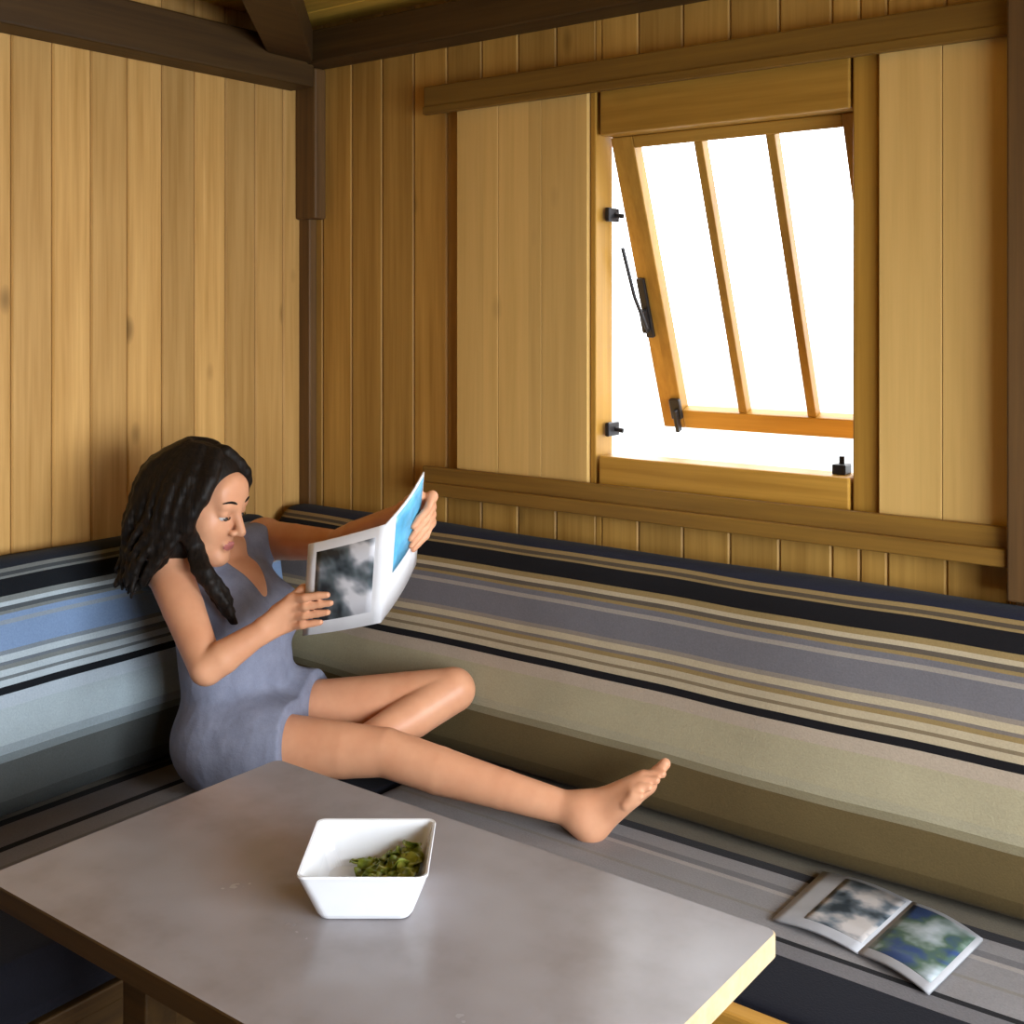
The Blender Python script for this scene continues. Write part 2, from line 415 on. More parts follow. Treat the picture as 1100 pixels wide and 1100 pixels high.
def cushion(name, prof, lo, hi, place, mat, label, group, n=90, wave=.004, seed=0):
    """closed profile (depth, z) swept along u with slight softness"""
    bm = bmesh.new(); r = random.Random(seed)
    ph = [r.random() * 6.28 for _ in range(6)]
    # densify
    dp = []
    for i in range(len(prof)):
        p0, p1, p2, p3 = (prof[(i + k - 1) % len(prof)] for k in range(4))
        for s in range(6):
            t = s / 6
            q = [.5 * (2 * p1[j] + (-p0[j] + p2[j]) * t + (2 * p0[j] - 5 * p1[j] + 4 * p2[j] - p3[j]) * t * t + (-p0[j] + 3 * p1[j] - 3 * p2[j] + p3[j]) * t ** 3) for j in (0, 1)]
            dp.append(q)
    cx = sum(p[0] for p in dp) / len(dp); cz = sum(p[1] for p in dp) / len(dp)
    rings = []
    us = [lo + (hi - lo) * k / n for k in range(n + 1)]
    ends = [(lo, .80), (lo + .006, .92), (lo + .02, .985)]; ends2 = [(hi - .02, .985), (hi - .006, .92), (hi, .80)]
    seq = ends + [(u, 1.0) for u in us if lo + .03 < u < hi - .03] + ends2
    for u, s in seq:
        wv = wave * (math.sin(u * 5.1 + ph[0]) + .6 * math.sin(u * 11.3 + ph[1]))
        rings.append([bm.verts.new(place(u, cx + (d - cx) * s + (wv if d > .05 else 0), cz + (z - cz) * s + wv * .4 * (z > cz))) for d, z in dp])
    k = len(dp)
    for a, b in zip(rings, rings[1:]):
        for i in range(k): bm.faces.new((a[i], a[(i + 1) % k], b[(i + 1) % k], b[i]))
    bm.faces.new(rings[0]); bm.faces.new(rings[-1])
    o = obj(name, bm, mat, smooth=True)
    tag(o, label, 'cushion', group)
    return o
backp = [(.025, .535), (.09, .527), (.185, .532), (.214, .565), (.214, .65), (.198, .76), (.180, .88), (.162, .98), (.145, 1.03), (.11, 1.062), (.06, 1.064), (.03, 1.04), (.025, .9), (.025, .7)]
cushion('back_cushion', backp, YC + .15, YB - .235, lambda u, d, z: (XA + d, u, z), M['back_a'], 'long striped back cushion along the left wall behind the person', 'striped back cushions', seed=1)
cushion('back_cushion', backp, XA + .025, XD - .02, lambda u, d, z: (u, YB - d, z), M['back_b'], 'long striped back cushion along the wall under the window', 'striped back cushions', seed=2)
def seatp(D): return [(.02, .40), (.3, .398), (D - .04, .40), (D - .008, .425), (D, .465), (D - .012, .505), (D - .05, .520), (.4, .522), (.2, .520), (.04, .514), (.006, .49), (.004, .44)]
cushion('seat_cushion', seatp(.73), YC + .15, YB - .02, lambda u, d, z: (XA + d, u, z), M['seat_a'], 'grey striped seat cushion along the left wall under the person', 'grey seat cushions', wave=.002, seed=3)
cushion('seat_cushion', seatp(.70), -1.855, XD - .02, lambda u, d, z: (u, YB - d, z), M['seat_b'], 'grey striped seat cushion under the window with open brochure on it', 'grey seat cushions', wave=.002, seed=4)

# ------------------------------------------------------------------ table
TZ = .75; TX0, TX1, TY0, TY1 = -1.735, -.690, .935, 1.533
tb = empty('table', ((TX0 + TX1) / 2, (TY0 + TY1) / 2, 0)); tag(tb, 'grey-topped wooden table with pale edge carrying the white bowl', 'table')
bm = bmesh.new()
def rrect(x0, x1, y0, y1, r, n=6):
    pts = []
    for cx, cy, a0 in ((x1 - r, y1 - r, 0), (x0 + r, y1 - r, 90), (x0 + r, y0 + r, 180), (x1 - r, y0 + r, 270)):
        for k in range(n + 1):
            a = math.radians(a0 + 90 * k / n); pts.append((cx + r * math.cos(a), cy + r * math.sin(a)))
    return pts
pts = rrect(TX0, TX1, TY0, TY1, .015)
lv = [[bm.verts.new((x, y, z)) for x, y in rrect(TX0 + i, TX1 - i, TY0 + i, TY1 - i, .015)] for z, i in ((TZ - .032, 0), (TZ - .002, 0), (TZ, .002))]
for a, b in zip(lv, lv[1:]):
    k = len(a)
    for i in range(k): f = bm.faces.new((a[i], a[(i + 1) % k], b[(i + 1) % k], b[i])); f.material_index = 2 if f.calc_center_median().y < TY0 + .006 or f.calc_center_median().x < TX0 + .006 else 1  # dark wood on the front and left edge faces stands in for shade
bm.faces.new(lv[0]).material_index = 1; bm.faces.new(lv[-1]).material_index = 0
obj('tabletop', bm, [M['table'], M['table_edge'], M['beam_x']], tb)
for x in (TX0 + .16, TX1 - .16):
    for y in (TY0 + .14, TY1 - .12):
        box('leg', x, x + .06, y, y + .06, 0, TZ - .032, M['beam_x'], tb)
bm = bmesh.new()
for y in (TY0 + .16, TY1 - .10): bx(bm, TX0 + .22, TX1 - .16, y, y + .022, TZ - .11, TZ - .033, .003)
for x in (TX0 + .18, TX1 - .14): bx(bm, x, x + .022, TY0 + .20, TY1 - .12, TZ - .11, TZ - .033, .003)
obj('apron', bm, M['beam_x'], tb)

# ------------------------------------------------------------------ bowl and salad
bc = P(397, 965, 1.735); bc[2] = TZ
yaw = math.atan2(.604, .797)
Mb = Matrix.Translation((bc[0], bc[1], TZ)) @ Matrix.Rotation(yaw, 4, 'Z')
def sq(hw, hd, z, r, n=7):
    out = []
    for cx, cy, a0 in ((hw - r, hd - r, 0), (-hw + r, hd - r, 90), (-hw + r, -hd + r, 180), (hw - r, -hd + r, 270)):
        for k in range(n + 1):
            a = math.radians(a0 + 90 * k / n); out.append((cx + r * math.cos(a), cy + r * math.sin(a), z))
    return out
bm = bmesh.new()
prof = [(.062, .001, .014), (.066, .002, .016), (.070, .008, .018), (.080, .035, .018), (.091, .066, .016), (.0935, .072, .014), (.0925, .0745, .013), (.089, .0735, .013), (.086, .066, .014), (.076, .034, .017), (.067, .012, .02), (.055, .007, .02)]
rings = [[bm.verts.new(Mb @ Vector(p)) for p in sq(h, h * 1.03, z, r)] for h, z, r in prof]
for a, b in zip(rings, rings[1:]):
    k = len(a)
    for i in range(k): bm.faces.new((a[i], a[(i + 1) % k], b[(i + 1) % k], b[i]))
bm.faces.new(rings[0]); bm.faces.new(rings[-1])
tag(obj('bowl', bm, M['ceramic'], smooth=False), 'square white ceramic bowl of green leaves on the grey table', 'bowl')
n = NT('salad_leaf_green'); inf = n.n('ObjectInfo')
g = n.noise(n.co(), 55., 3)
M['leaf'] = n.fin(n.ramp(g, [(.3, (.07, .10, .008)), (.5, (.20, .25, .022)), (.72, (.42, .44, .08))]), .45, .4)
bm = bmesh.new(); r = random.Random(3)
for i in range(110):
    u = r.random()
    lx = -.026 + .092 * u ** .8; ly = r.uniform(-.055, .06)
    hz = .016 + .034 * max(0, (lx + .012) / .078) * r.uniform(.4, 1.0)
    L = r.uniform(.018, .032); W = L * r.uniform(.4, .6)
    Rm = Matrix.Translation((lx, ly, hz)) @ Matrix.Rotation(r.uniform(0, 6.28), 4, 'Z') @ Matrix.Rotation(r.uniform(-.6, .6), 4, 'Y') @ Matrix.Rotation(r.uniform(-.6, .6), 4, 'X')
    grid = []
    for a in range(6):
        s = a / 5; ww = W * math.sin(math.pi * (.06 + .9 * s)) ** .7
        row = [bm.verts.new(Mb @ (Rm @ Vector(((s - .5) * L, ww * t, .006 * math.sin(s * 3.1) + .005 * abs(t) + .002 * math.sin(7 * s + 3 * t))))) for t in (-1, -.5, 0, .5, 1)]
        grid.append(row)
    for a, b in zip(grid, grid[1:]):
        for k in range(4): bm.faces.new((a[k], a[k + 1], b[k + 1], b[k]))
sal = obj('salad', bm, M['leaf'], smooth=True)
sal.modifiers.new('leaf thickness', 'SOLIDIFY').thickness = .0008
tag(sal, 'green salad leaves heaped in the right side of the white bowl', 'salad', kind='stuff')

# ------------------------------------------------------------------ printed matter
def print_mat(name, ramp, scale, seed, rough=.4):
    n = NT(name); v = n.n('Mapping'); n.l(n.co(), v.inputs[0]); v.inputs['Location'].default_value = (seed, seed * 1.7, 0)
    f = n.noise(v.outputs[0], scale, 3, .5)
    return n.fin(n.ramp(f, ramp), rough, .4)
M['bw'] = print_mat('black_and_white_photo_print', [(.40, (.02, .025, .03)), (.47, (.10, .12, .13)), (.52, (.22, .23, .25)), (.60, (.62, .6, .62))], 11., 2.3)
M['pic_dark'] = print_mat('dark_photo_print', [(.36, (.02, .03, .04)), (.47, (.12, .14, .16)), (.6, (.42, .38, .36))], 16., 5.1)
M['pic_land'] = print_mat('blue_green_photo_print', [(.36, (.03, .06, .16)), (.46, (.07, .12, .08)), (.54, (.22, .27, .26)), (.66, (.38, .42, .45))], 14., 9.3)

def sheet(bm, c00, c10, c11, c01, n, off=0.0, u0=0, u1=1, v0=0, v1=1, sag=0.0, ns=10, thick=0.0):
    """bilinear patch between four corners, raised along n by off and a soft curve"""
    def at(u, v, o): 
        p = (c00 * (1 - u) * (1 - v) + c10 * u * (1 - v) + c11 * u * v + c01 * (1 - u) * v) + n * (o + sag * math.sin(math.pi * u))
        return bm.verts.new(p)
    A = [[at(u0 + (u1 - u0) * i / ns, v0 + (v1 - v0) * j / 4, off) for j in range(5)] for i in range(ns + 1)]
    B = [[at(u0 + (u1 - u0) * i / ns, v0 + (v1 - v0) * j / 4, off - thick) for j in range(5)] for i in range(ns + 1)]
    for G in (A, B):
        for i in range(ns):
            for j in range(4): bm.faces.new((G[i][j], G[i + 1][j], G[i + 1][j + 1], G[i][j + 1]))
    for i in range(ns):
        for j in (0, 4): bm.faces.new((A[i][j], A[i + 1][j], B[i + 1][j], B[i][j]))
    for j in range(4):
        for i in (0, ns): bm.faces.new((A[i][j], A[i][j + 1], B[i][j + 1], B[i][j]))

def nrm(v): return v / np.linalg.norm(v)
# open brochure on the seat
def onseat(px, py): 
    d = (CAM_Z - ZS - .004) * FPX / (py - HOR); return P(px, py, d)
l0, l1, s1, s0 = onseat(830, 990), onseat(884, 939), onseat(980, 972), onseat(922, 1026)
r1, r0 = onseat(1056, 1012), onseat(998, 1070)
br = empty('brochure', tuple((s0 + s1) / 2)); tag(br, 'open colour brochure lying on the seat cushion at the right', 'brochure')
up = V3(0, 0, 1)
for nm, q, mt in (('left_page', (l0, s0, s1, l1), 'pic_dark'), ('right_page', (s0, r0, r1, s1), 'pic_land')):
    bm = bmesh.new(); sheet(bm, *q, up, .006, sag=.008, thick=.005); pg = obj(nm, bm, M['grey_paper'], br, True)
    bm = bmesh.new(); sheet(bm, *q, up, .0068, *((.06, .94, .10, .95) if nm == 'right_page' else (.30, .96, .12, .95)), sag=.008, thick=.0006)
    # keep the print on the same curve as its page
    obj('printed_photo', bm, M[mt], pg, True)

# magazine in the hands
NT0, NB0 = P(331, 585, 2.44), P(325, 683, 2.50)
ST, SBm = P(416, 563, 2.36), P(409, 669, 2.43)
FT, FB = P(456, 507, 2.50), P(447, 606, 2.56)
mag = empty('magazine', tuple(SBm)); tag(mag, 'open magazine with a black-and-white photo cover held up by the person', 'magazine')
camp = V3(0, 0, CAM_Z)
nN = nrm(np.cross(ST - NT0, NB0 - NT0)); nN = nN if nN @ (camp - NT0) > 0 else -nN
nF = nrm(np.cross(FT - ST, SBm - ST)); nF = nF if nF @ (camp - ST) > 0 else -nF
bm = bmesh.new(); sheet(bm, NB0, SBm, ST, NT0, nN, .0, sag=.006, thick=.004); pn = obj('near_half', bm, M['paper'], mag, True)
bm = bmesh.new(); sheet(bm, NB0, SBm, ST, NT0, nN, .0006, .13, .87, .14, .90, sag=.006, thick=.0006); obj('cover_photo', bm, M['bw'], pn, True)
bm = bmesh.new(); sheet(bm, SBm, FB, FT, ST, nF, .0, sag=.006, thick=.004); pf = obj('far_half', bm, M['paper'], mag, True)
bm = bmesh.new(); sheet(bm, SBm, FB, FT, ST, nF, .0006, .2, .97, .40, .97, sag=.006, thick=.0006); obj('cover_picture', bm, M['cover_blue'], pf, True)

# ------------------------------------------------------------------ the person: implicit surfaces meshed into one skin
class Field:
    def __init__(s, lo, hi, h):
        s.lo = np.array(lo, float); s.h = h
        s.n = np.ceil((np.array(hi) - s.lo) / h).astype(int) + 1
        s.a = np.full(s.n, .2, np.float32)
    def _sl(s, lo, hi):
        i0 = np.maximum(0, np.floor((lo - s.lo) / s.h).astype(int)); i1 = np.minimum(s.n, np.ceil((hi - s.lo) / s.h).astype(int) + 1)
        sl = tuple(slice(a, b) for a, b in zip(i0, i1))
        g = np.meshgrid(*[s.lo[k] + s.h * np.arange(i0[k], i1[k]) for k in range(3)], indexing='ij')
        return sl, g
    def smin(s, sl, d, k):
        a = s.a[sl]; hh = np.maximum(k - np.abs(a - d), 0) / max(k, 1e-6)
        s.a[sl] = np.minimum(a, d) - hh * hh * k * .25
    def ssub(s, sl, d, k):
        a = s.a[sl]; d = -d; hh = np.maximum(k - np.abs(a - d), 0) / max(k, 1e-6)
        s.a[sl] = np.maximum(a, d) + hh * hh * k * .25
    def cone(s, a, b, ra, rb, k=.02, sub=False):
        a, b = np.array(a, float), np.array(b, float); R = max(ra, rb) + k + 3 * s.h
        sl, (X, Y, Z) = s._sl(np.minimum(a, b) - R, np.maximum(a, b) + R)
        if X.size == 0: return
        ab = b - a; L = ab @ ab + 1e-12
        t = np.clip(((X - a[0]) * ab[0] + (Y - a[1]) * ab[1] + (Z - a[2]) * ab[2]) / L, 0, 1)
        d = np.sqrt((X - a[0] - t * ab[0]) ** 2 + (Y - a[1] - t * ab[1]) ** 2 + (Z - a[2] - t * ab[2]) ** 2) - (ra + t * (rb - ra))
        (s.ssub if sub else s.smin)(sl, d, k)
    def chain(s, pts, rs, k=.02):
        for i in range(len(pts) - 1): s.cone(pts[i], pts[i + 1], rs[i], rs[i + 1], k)
    def ell(s, c, r, ax, k=.02, sub=False):
        c = np.array(c, float); R = max(r) + k + 3 * s.h
        sl, (X, Y, Z) = s._sl(c - R, c + R)
        if X.size == 0: return
        q = [(X - c[0]) * a[0] + (Y - c[1]) * a[1] + (Z - c[2]) * a[2] for a in ax]
        k0 = np.sqrt(sum((q[i] / r[i]) ** 2 for i in range(3))); k1 = np.sqrt(sum((q[i] / r[i] ** 2) ** 2 for i in range(3))) + 1e-9
        d = k0 * (k0 - 1) / k1
        (s.ssub if sub else s.smin)(sl, d, k)
    def cut(s, p, n, k=.0, box=None):
        """remove everything on the side n points to (inside an optional box)"""
        n = nrm(np.array(n, float)); lo, hi = box if box else (s.lo, s.lo + s.h * s.n)
        sl, (X, Y, Z) = s._sl(np.array(lo), np.array(hi))
        d = (X - p[0]) * n[0] + (Y - p[1]) * n[1] + (Z - p[2]) * n[2]
        s.a[sl] = np.maximum(s.a[sl], d)
    def mesh(s, name):
        A = s.a; n = A.shape; ins = A < 0
        c = ins[:-1, :-1, :-1].astype(np.int8)
        cnt = np.zeros(tuple(k - 1 for k in n), np.int8)
        for dx in (0, 1):
            for dy in (0, 1):
                for dz in (0, 1): cnt += ins[dx:n[0] - 1 + dx, dy:n[1] - 1 + dy, dz:n[2] - 1 + dz]
        act = (cnt > 0) & (cnt < 8); idx = np.argwhere(act)
        vid = np.full(act.shape, -1, np.int64); vid[act] = np.arange(len(idx))
        acc = np.zeros((len(idx), 3)); num = np.zeros(len(idx))
        cs = [(x, y, z) for x in (0, 1) for y in (0, 1) for z in (0, 1)]
        for p in cs:
            for ax in range(3):
                if p[ax]: continue
                q = list(p); q[ax] = 1
                a = A[idx[:, 0] + p[0], idx[:, 1] + p[1], idx[:, 2] + p[2]]; b = A[idx[:, 0] + q[0], idx[:, 1] + q[1], idx[:, 2] + q[2]]
                m = (a < 0) != (b < 0); t = np.where(m, a / np.where(m, a - b, 1), 0)
                pos = np.array(p, float)[None].repeat(len(idx), 0); pos[:, ax] += t
                acc[m] += pos[m]; num[m] += 1
        verts = s.lo + s.h * (idx + acc / num[:, None])
        faces = []
        for ax in range(3):
            o1, o2 = [(1, 2), (2, 0), (0, 1)][ax]
            sl0 = [slice(None)] * 3; sl1 = [slice(None)] * 3; sl0[ax] = slice(0, n[ax] - 1); sl1[ax] = slice(1, n[ax])
            a, b = ins[tuple(sl0)], ins[tuple(sl1)]
            e = np.argwhere(a != b); e = e[(e[:, o1] > 0) & (e[:, o2] > 0) & (e[:, o1] < n[o1] - 1) & (e[:, o2] < n[o2] - 1)]
            fl = a[e[:, 0], e[:, 1], e[:, 2]]
            def g(d1, d2):
                i = e.copy(); i[:, o1] -= d1; i[:, o2] -= d2; return vid[i[:, 0], i[:, 1], i[:, 2]]
            q = np.stack([g(1, 1), g(0, 1), g(0, 0), g(1, 0)], 1)
            q[~fl] = q[~fl][:, ::-1]; faces.append(q)
        faces = np.concatenate(faces)
        me = bpy.data.meshes.new(name); me.from_pydata(verts.tolist(), [], faces.tolist()); me.update()
        return me

K = 1.06                                             # tall figure
RH, LH = P(243, 800, 2.66), P(274, 776, 2.83)        # hip joints
MH = (RH + LH) / 2
RS = P(181, 612, 2.64)
left = nrm(V3(LH[0] - RH[0], LH[1] - RH[1], 0)); fwd = V3(left[1], -left[0], 0)
leftS = nrm(V3(-.20, .98, 0)); fwdS = V3(leftS[1], -leftS[0], 0)
LS = RS + leftS * .355
LS[2] += .005
MS = (RS + LS) / 2
up = V3(0, 0, 1)
spine = MS - MH; sp_u = nrm(spine)
RK, RA = P(414, 808, 2.58), P(628, 874, 2.445)
LK = P(487, 741, 2.78)
LA = V3(-1.945, 1.79, .572)
ewN = nrm(SBm - NB0); ehN = nrm(NT0 - NB0)
ewF = nrm(SBm - FB); ehF = nrm(FT - FB)
GR_, GL_ = NB0 + ehN * .068, FB + ehF * .115           # where the hands grip the page edges
RE = P(222, 718, 2.46)
RW = GR_ - ewN * .020 + nN * .004 + nrm(RE - GR_) * .080
LW = GL_ - ewF * .022 + nF * .004 + nrm(LS - GL_) * .078
LE = (LS + LW) / 2 + V3(0, .02, -.045)
HC = P(216, 541, 2.665)                              # head centre
hf = nrm(V3(.90, .30, -.20)); hl = nrm(np.cross(up, hf)); hu = np.cross(hf, hl)
hl2 = hl
def H(x, y, z): return HC + (hf * x + hl * y + hu * z) * K
hax = (hf, hl, hu)
tax = (fwdS, leftS, np.cross(fwdS, leftS))

B = Field((-2.46, 1.42, .47), (-1.12, 2.28, 1.36), .0037)
# legs
def leg(F, hip, knee, ank, kn=1.0):
    t = knee - hip
    F.chain([hip, hip + t * .35, hip + t * .75, knee], [.086, .074, .060, .052], .003)
    s = ank - knee
    side = nrm(np.cross(s, V3(0, 0, 1)))
    calf = nrm(np.cross(side, s)); calf = calf * (-1 if calf[2] > 0 else 1)
    F.chain([knee, knee + s * .28 + calf * .004, knee + s * .6 + calf * .002, ank], [.052, .050, .041, .032], .003)
leg(B, RH, RK, RA)
leg(B, LH, LK, LA)
# right foot: heel on the seat, toes pointing up and forward
ax = nrm(RA - RK)
fd = nrm(nrm(V3(ax[0], ax[1], 0)) * .76 + up * .65)   # along the sole, heel to toes
sd = nrm(V3(-ax[1], ax[0], 0))                         # towards the far side (big toe side)
nS = nrm(np.cross(fd, sd)); nS = nS if nS @ ax > 0 else -nS   # out of the sole
heel = RA + ax * .028 - fd * .02
B.ell(heel, (.036, .034, .030), (fd, sd, nS), .03)
B.cone(RA, heel, .035, .031, .03)
ball = heel + fd * .145 + nS * .006
B.cone(heel + nS * .004, ball + sd * .022, .028, .021, .02)
B.cone(heel + nS * .004, ball - sd * .026 - fd * .022, .027, .018, .02)
B.cone(RA - nS * .006, ball + sd * .006 - nS * .006, .032, .019, .03)
for i in range(5):
    st = ball + sd * (.030 - .0165 * i) - fd * (.004 * i * i * .5)
    L = (.056, .046, .040, .034, .028)[i]; r = (.0125, .0088, .0084, .008, .0078)[i]
    m_ = st + fd * L * .55 - nS * (.006 if i else .002); e_ = st + fd * L + nS * (.004 if i else -.006)
    B.chain([st - fd * .01, m_, e_], [r + .002, r, r * .95], .006)
# left foot, tucked under the right leg
f2 = nrm(V3(-.75, -.62, -.05))
B.cone(LA, LA + f2 * .02 + V3(.03, -.01, -.015), .034, .028, .02)
B.chain([LA, LA + f2 * .09 - up * .012, LA + f2 * .17 - up * .02], [.033, .026, .016], .02)
# torso
B.ell(MH + up * .01 - fwd * .01, (.115, .165, .105), (fwd, left, up), .05)
for f_, r_ in ((.32, (.098, .135, .11)), (.55, (.105, .14, .12)), (.74, (.095, .145, .105))):
    B.ell(MH + spine * f_ + fwdS * .012, r_, tax, .05)
B.chain([RS + leftS * .02 - up * .002, MS - fwdS * .025 - up * .012, LS - leftS * .02 - up * .002], [.050, .046, .050], .04)
for s_ in (-1, 1): B.ell(MH + spine * .66 + fwdS * .085 + leftS * (.075 * s_), (.055, .062, .06), tax, .03)
NB_ = MS * .45 + H(-.03, 0, -.06) * .55 - fwdS * .005
B.chain([MS - up * .01 - fwdS * .012, NB_, H(-.030, 0, -.045)], [.060, .049, .049], .02)
# arms
B.ell(RS, (.052, .050, .054), tax, .03); B.ell(LS, (.052, .050, .054), tax, .03)
def arm(sh, el, wr):
    a, b = el - sh, wr - el
    B.chain([sh, sh + a * .4, el], [.050, .045, .036], .003)
    B.chain([el, el + b * .3, wr], [.036, .036, .025], .003)
arm(RS, RE, RW); arm(LS, LE, LW)
# hands on the magazine
def hand(W, G, ew, eh, n, flip=1):
    """G grip point on the page edge, ew into the page, eh along the edge (index side), n outwards"""
    kn = []
    for i in range(4):
        o = (1.5 - i) * .0215
        Kp = G - ew * (.022 + .004 * abs(i - 1)) + eh * o + n * .013
        L = (.062, .072, .066, .050)[i]; r = .0082 - .0006 * (i == 3)
        p1 = G + ew * (L * .20) + eh * (o * 1.0) + n * .020
        p2 = G + ew * (L * .68) + eh * (o * 1.0 - .003) + n * .0135
        p3 = G + ew * L + eh * (o * .98 - .006) + n * .0105
        B.chain([Kp, p1, p2, p3], [.0100, .0090, r, r * .86], .003)
        B.cone(W + eh * (o * .45), Kp, .0165, .0120, .010)
        kn.append(Kp)
    pc = (W + kn[1] + kn[2]) / 3
    t0 = W * .62 + kn[0] * .38 - n * .012 + eh * .010
    t1 = G - ew * .014 + eh * .036 - n * .016
    t2 = G + ew * .016 + eh * .040 - n * .0165
    t3 = G + ew * .036 + eh * .040 - n * .0145
    B.chain([t0, t1, t2, t3], [.016, .0125, .0108, .0092], .008)
hand(RW, GR_, ewN, ehN, nN)
hand(LW, GL_, ewF, ehF, nF)
# head and face
B.ell(H(-.014, 0, .030), (.094 * K, .075 * K, .085 * K), hax, .02)
B.ell(H(.028, 0, -.028), (.060 * K, .060 * K, .086 * K), hax, .03)
B.ell(H(-.03, 0, -.02), (.07 * K, .062 * K, .06 * K), hax, .03)
for s_ in (-1, 1):
    B.cone(H(.055, .008 * s_, -.098), H(-.005, .050 * s_, -.055), .019 * K, .02 * K, .025)
    B.ell(H(.048, .036 * s_, -.028), (.026 * K, .024 * K, .026 * K), hax, .02)
    B.cone(H(.079, .036 * s_, .018), H(.084, .010 * s_, .016), .008, .008, .016)
B.ell(H(.067, 0, -.100), (.020 * K, .020 * K, .016 * K), hax, .02)
B.ell(H(.070, 0, .046), (.022 * K, .05 * K, .035 * K), hax, .03)
for s_ in (-1, 1): B.ell(H(.094, .032 * s_, -.002), (.015, .017, .010), hax, .012, sub=True)
for s_ in (-1, 1): B.ell(H(.0755, .032 * s_, .0045), (.0142, .0155, .0125), hax, .003)
B.cone(H(.088, 0, .008), H(.109, 0, -.034), .0085, .0110, .010)
for s_ in (-1, 1): B.ell(H(.096, .0125 * s_, -.038), (.0105, .008, .008), hax, .006)
B.cone(H(.083, -.017, -.0665), H(.0895, 0, -.0645), .0045, .0062, .006); B.cone(H(.083, .017, -.0665), H(.0895, 0, -.0645), .0045, .0062, .006)
B.cone(H(.0835, -.012, -.0750), H(.0835, .012, -.0750), .0068, .0068, .006)
me = B.mesh('body')

def skin():
    n = NT('skin'); f = n.noise(n.co(), 14., 3)
    base = n.ramp(f, [(.3, (.62, .285, .155)), (.7, (.70, .35, .20))])
    n.b.inputs['Subsurface Weight'].default_value = .12
    n.b.inputs['Subsurface Radius'].default_value = (.012, .005, .003)
    n.b.inputs['Subsurface Scale'].default_value = .5
    return n.fin(base, .45, .35)
M['skin'] = skin()
M['lip'] = plain('lips', (.42, .13, .11), .35, .4)
per = empty('person', (MH[0], MH[1], ZS))
tag(per, 'dark-haired person in a grey-blue sleeveless dress reading a magazine on the corner bench', 'person')
body = link('body', me, [M['skin'], M['lip']], per, True)
lipc = H(.094, 0, -.070)
co = np.zeros(len(me.vertices) * 3); me.vertices.foreach_get('co', co); co = co.reshape(-1, 3)
q = (co - lipc) @ np.stack([hf, hl, hu], 1)
lipv = (q[:, 0] > -.014) & (np.abs(q[:, 1]) < .022) & (np.abs(q[:, 2]) < .0125 - .008 * (np.abs(q[:, 1]) / .022) ** 2)
for p in me.polygons:
    if all(lipv[v] for v in p.vertices): p.material_index = 1
sm = body.modifiers.new('soften', 'SMOOTH'); sm.factor = .5; sm.iterations = 1

# eyes, brows
M['eye'] = plain('eye_white', (.75, .72, .7), .2, .5)
M['iris'] = plain('iris', (.03, .018, .01), .15, .5)
M['hairm'] = None
Rh = Matrix((hf, hl, hu)).transposed()
for s_ in (-1, 1):
    bm = bmesh.new(); sphere(bm, H(.0742, .032 * s_, -.001), .0125); e = obj('eye', bm, M['eye'], per, True)
    bm = bmesh.new(); sphere(bm, H(.0840, .031 * s_, -.0062), .0055); obj('iris', bm, M['iris'], e, True)
    bm = bmesh.new()
    tube(bm, [H(.0775, .030 * s_ + .0125 * s_ * t, -.0045 - .002 * (1 - t * t)) + hf * (.0135 - .004 * t * t) for t in (-1, -.5, 0, .5, 1)], .0016, 6)
    obj('eyelash', bm, M['iris'], per, True)

# hair
def hairmat():
    n = NT('dark_brown_hair'); c = n.sep(n.co())
    f = n.noise(n.comb(n.math('MULTIPLY', c[0], 160.), n.math('MULTIPLY', c[1], 160.), n.math('MULTIPLY', c[2], 14.)), 1., 3)
    n.bump(f, .5, .004)
    return n.fin(n.ramp(f, [(.3, (.004, .003, .0025)), (.7, (.014, .009, .006))]), .55, .18)
M['hairm'] = hairmat()
for s_ in (-1, 1):
    bm = bmesh.new()
    tube(bm, [H(.0945 - .012 * t * t, (.014 + .036 * t) * s_, .026 + .006 * math.sin(t * 2.6)) for t in (0, .25, .5, .75, 1)], [.002, .0032, .0032, .0026, .0012], 6)
    obj('eyebrow', bm, M['hairm'], per, True)
HF = Field((-2.52, 1.50, .84), (-2.02, 2.02, 1.42), .0042)
HF.ell(H(-.022, 0, .040), (.104 * K, .086 * K, .092 * K), hax, .01)
HF.ell(H(-.055, 0, -.01), (.075 * K, .088 * K, .10 * K), hax, .02)
# open the face
HF.ell(H(.118, .004, -.046), (.080, .064, .092), hax, .012, sub=True)
HF.chain([H(-.045, 0, .0), H(-.066, 0, -.08), H(-.082, 0, -.15)], [.098, .100, .074], .03)
r = random.Random(11)
def lock(pts, r0, r1, wob=.008, k=.006):
    out = []; ph = r.random() * 6.28; n_ = 14
    pts = [np.array(p, float) for p in pts]
    for i in range(n_ + 1):
        t = i / n_ * (len(pts) - 1); j = min(int(t), len(pts) - 2); u = t - j
        p0, p1, p2, p3 = pts[max(j - 1, 0)], pts[j], pts[j + 1], pts[min(j + 2, len(pts) - 1)]
        p = .5 * (2 * p1 + (p2 - p0) * u + (2 * p0 - 5 * p1 + 4 * p2 - p3) * u * u + (3 * p1 - p0 - 3 * p2 + p3) * u ** 3)
        g = i / n_
        p = p + wob * g * (hl * math.sin(9 * g + ph) + hf * math.cos(8 * g + ph * 1.7))
        out.append(p)
    HF.chain(out, [r0 + (r1 - r0) * (i / n_) ** 1.5 for i in range(n_ + 1)], k)
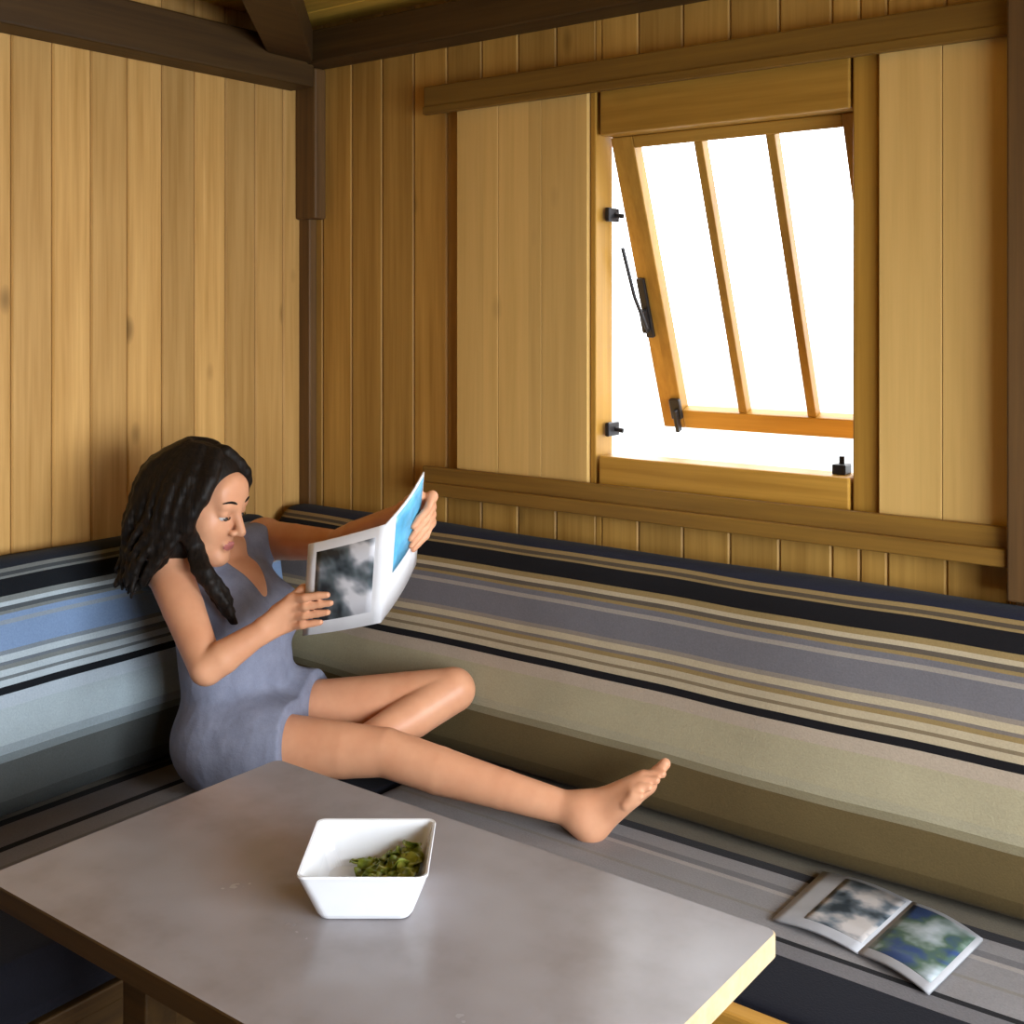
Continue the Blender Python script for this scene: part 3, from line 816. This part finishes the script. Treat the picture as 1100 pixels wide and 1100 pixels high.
# back mass: from the crown over the back of the head down behind the shoulders
for i in range(150):
    a = math.radians(r.uniform(62, 298)); ca, sa = math.cos(a), math.sin(a)
    sz = r.uniform(.95, 1.1)
    drop = r.uniform(.145, .195)
    lock([H(-.02 + .035 * ca, .03 * sa, .122), H(-.022 + .100 * ca * sz, .086 * sa * sz, .06), H(-.036 + .105 * ca * sz, .100 * sa * sz, -.03),
          H(-.048 + .085 * ca, .112 * sa, -.10), H(-.066 + .055 * ca, .115 * sa, -drop)], .0105, .004, .016)
# side locks framing the face; the right-hand one falls over the shoulder on to the chest
for i in range(12):
    j = r.uniform(-1, 1)
    lock([H(.02 + .012 * j, -.02, .118), H(.050 + .010 * j, -.074, .065), H(.026 + .015 * j, -.092, -.02), P(208 + 5 * j, 586, 2.60), P(220 + 7 * j, 616, 2.565),
          P(238 + 6 * j, 642, 2.575), P(249 + 4 * j, 655 + 12 * r.random(), 2.59)], .014, .005, .014)
    lock([H(.02 + .012 * j, .02, .118), H(.048 + .012 * j, .074, .065), H(.020 + .015 * j, .090, -.02), H(.0 + .02 * j, .095, -.10), H(-.02 + .02 * j, .10, -.18)], .013, .005, .010)
hm = HF.mesh('hair')
link('hair', hm, M['hairm'], per, True)

# dress
def dressmat():
    n = NT('grey_blue_cotton'); f = n.noise(n.co(), 26., 4); g_ = n.noise(n.co(), 420., 1)
    w_ = n.noise(n.comb(n.math('MULTIPLY', n.sep(n.co())[0], 16.), n.math('MULTIPLY', n.sep(n.co())[1], 16.), n.math('MULTIPLY', n.sep(n.co())[2], 5.)), 1., 2); n.bump(n.math('ADD', n.math('MULTIPLY', f, .4), w_), .5, .015)
    base = n.ramp(n.math('ADD', n.math('MULTIPLY', f, .7), n.math('MULTIPLY', g_, .3)), [(.3, (.165, .175, .235)), (.7, (.235, .248, .325))])
    return n.fin(base, .85, .15)
M['dress'] = dressmat()
D = Field((-2.50, 1.46, .46), (-1.80, 2.20, 1.16), .0048)
g_ = .011
D.ell(MH + up * .01 - fwd * .015, (.135, .185, .115), (fwd, left, up), .05)
for f_, r_ in ((.32, (.112, .150, .115)), (.55, (.112, .150, .125)), (.74, (.103, .152, .105))):
    D.ell(MH + spine * f_ + fwdS * .013, r_, tax, .05)
for s_ in (-1, 1): D.ell(MH + spine * .66 + fwdS * .088 + leftS * (.075 * s_), (.062, .069, .067), tax, .03)
t = RK - RH; D.chain([RH, RH + t * .22, RH + t * .40], [.108, .100, .094], .04)
t2 = LK - LH; D.chain([LH, LH + t2 * .22, LH + t2 * .42], [.108, .100, .094], .04)
D.cone((RH + LH) / 2 + fwd * .04, (RH + RK * .45 + LH + LK * .45 - RH * .45 - LH * .45) / 2 + up * .01, .09, .06, .05)
# hems: cut square to the thighs
hemR = RH + t * .36; hemL = LH + t2 * .38
hm_n = nrm(nrm(t) + nrm(t2)); D.cut((hemR + hemL) / 2, hm_n)
# neckline and arm holes
D.chain([RS + leftS * .05 - up * .008, MS - fwdS * .025 - up * .020, LS - leftS * .05 - up * .008], [.060, .055, .060], .04)
D.ell(MS + up * .06 + fwdS * .02, (.075, .072, .085), tax, .01, sub=True)
D.cone(MS + up * .03 + fwdS * .06, MS - up * .085 + fwdS * .15, .055, .012, .01, sub=True)
D.cut(MS + up * .062, up)
for s_, sh in ((-1, RS), (1, LS)):
    D.ell(sh + leftS * (.020 * s_) - up * .01, (.080, .056, .085), tax, .01, sub=True)
dm = D.mesh('dress')
dr = link('dress', dm, M['dress'], per, True)
sm = dr.modifiers.new('soften', 'SMOOTH'); sm.factor = .5; sm.iterations = 3
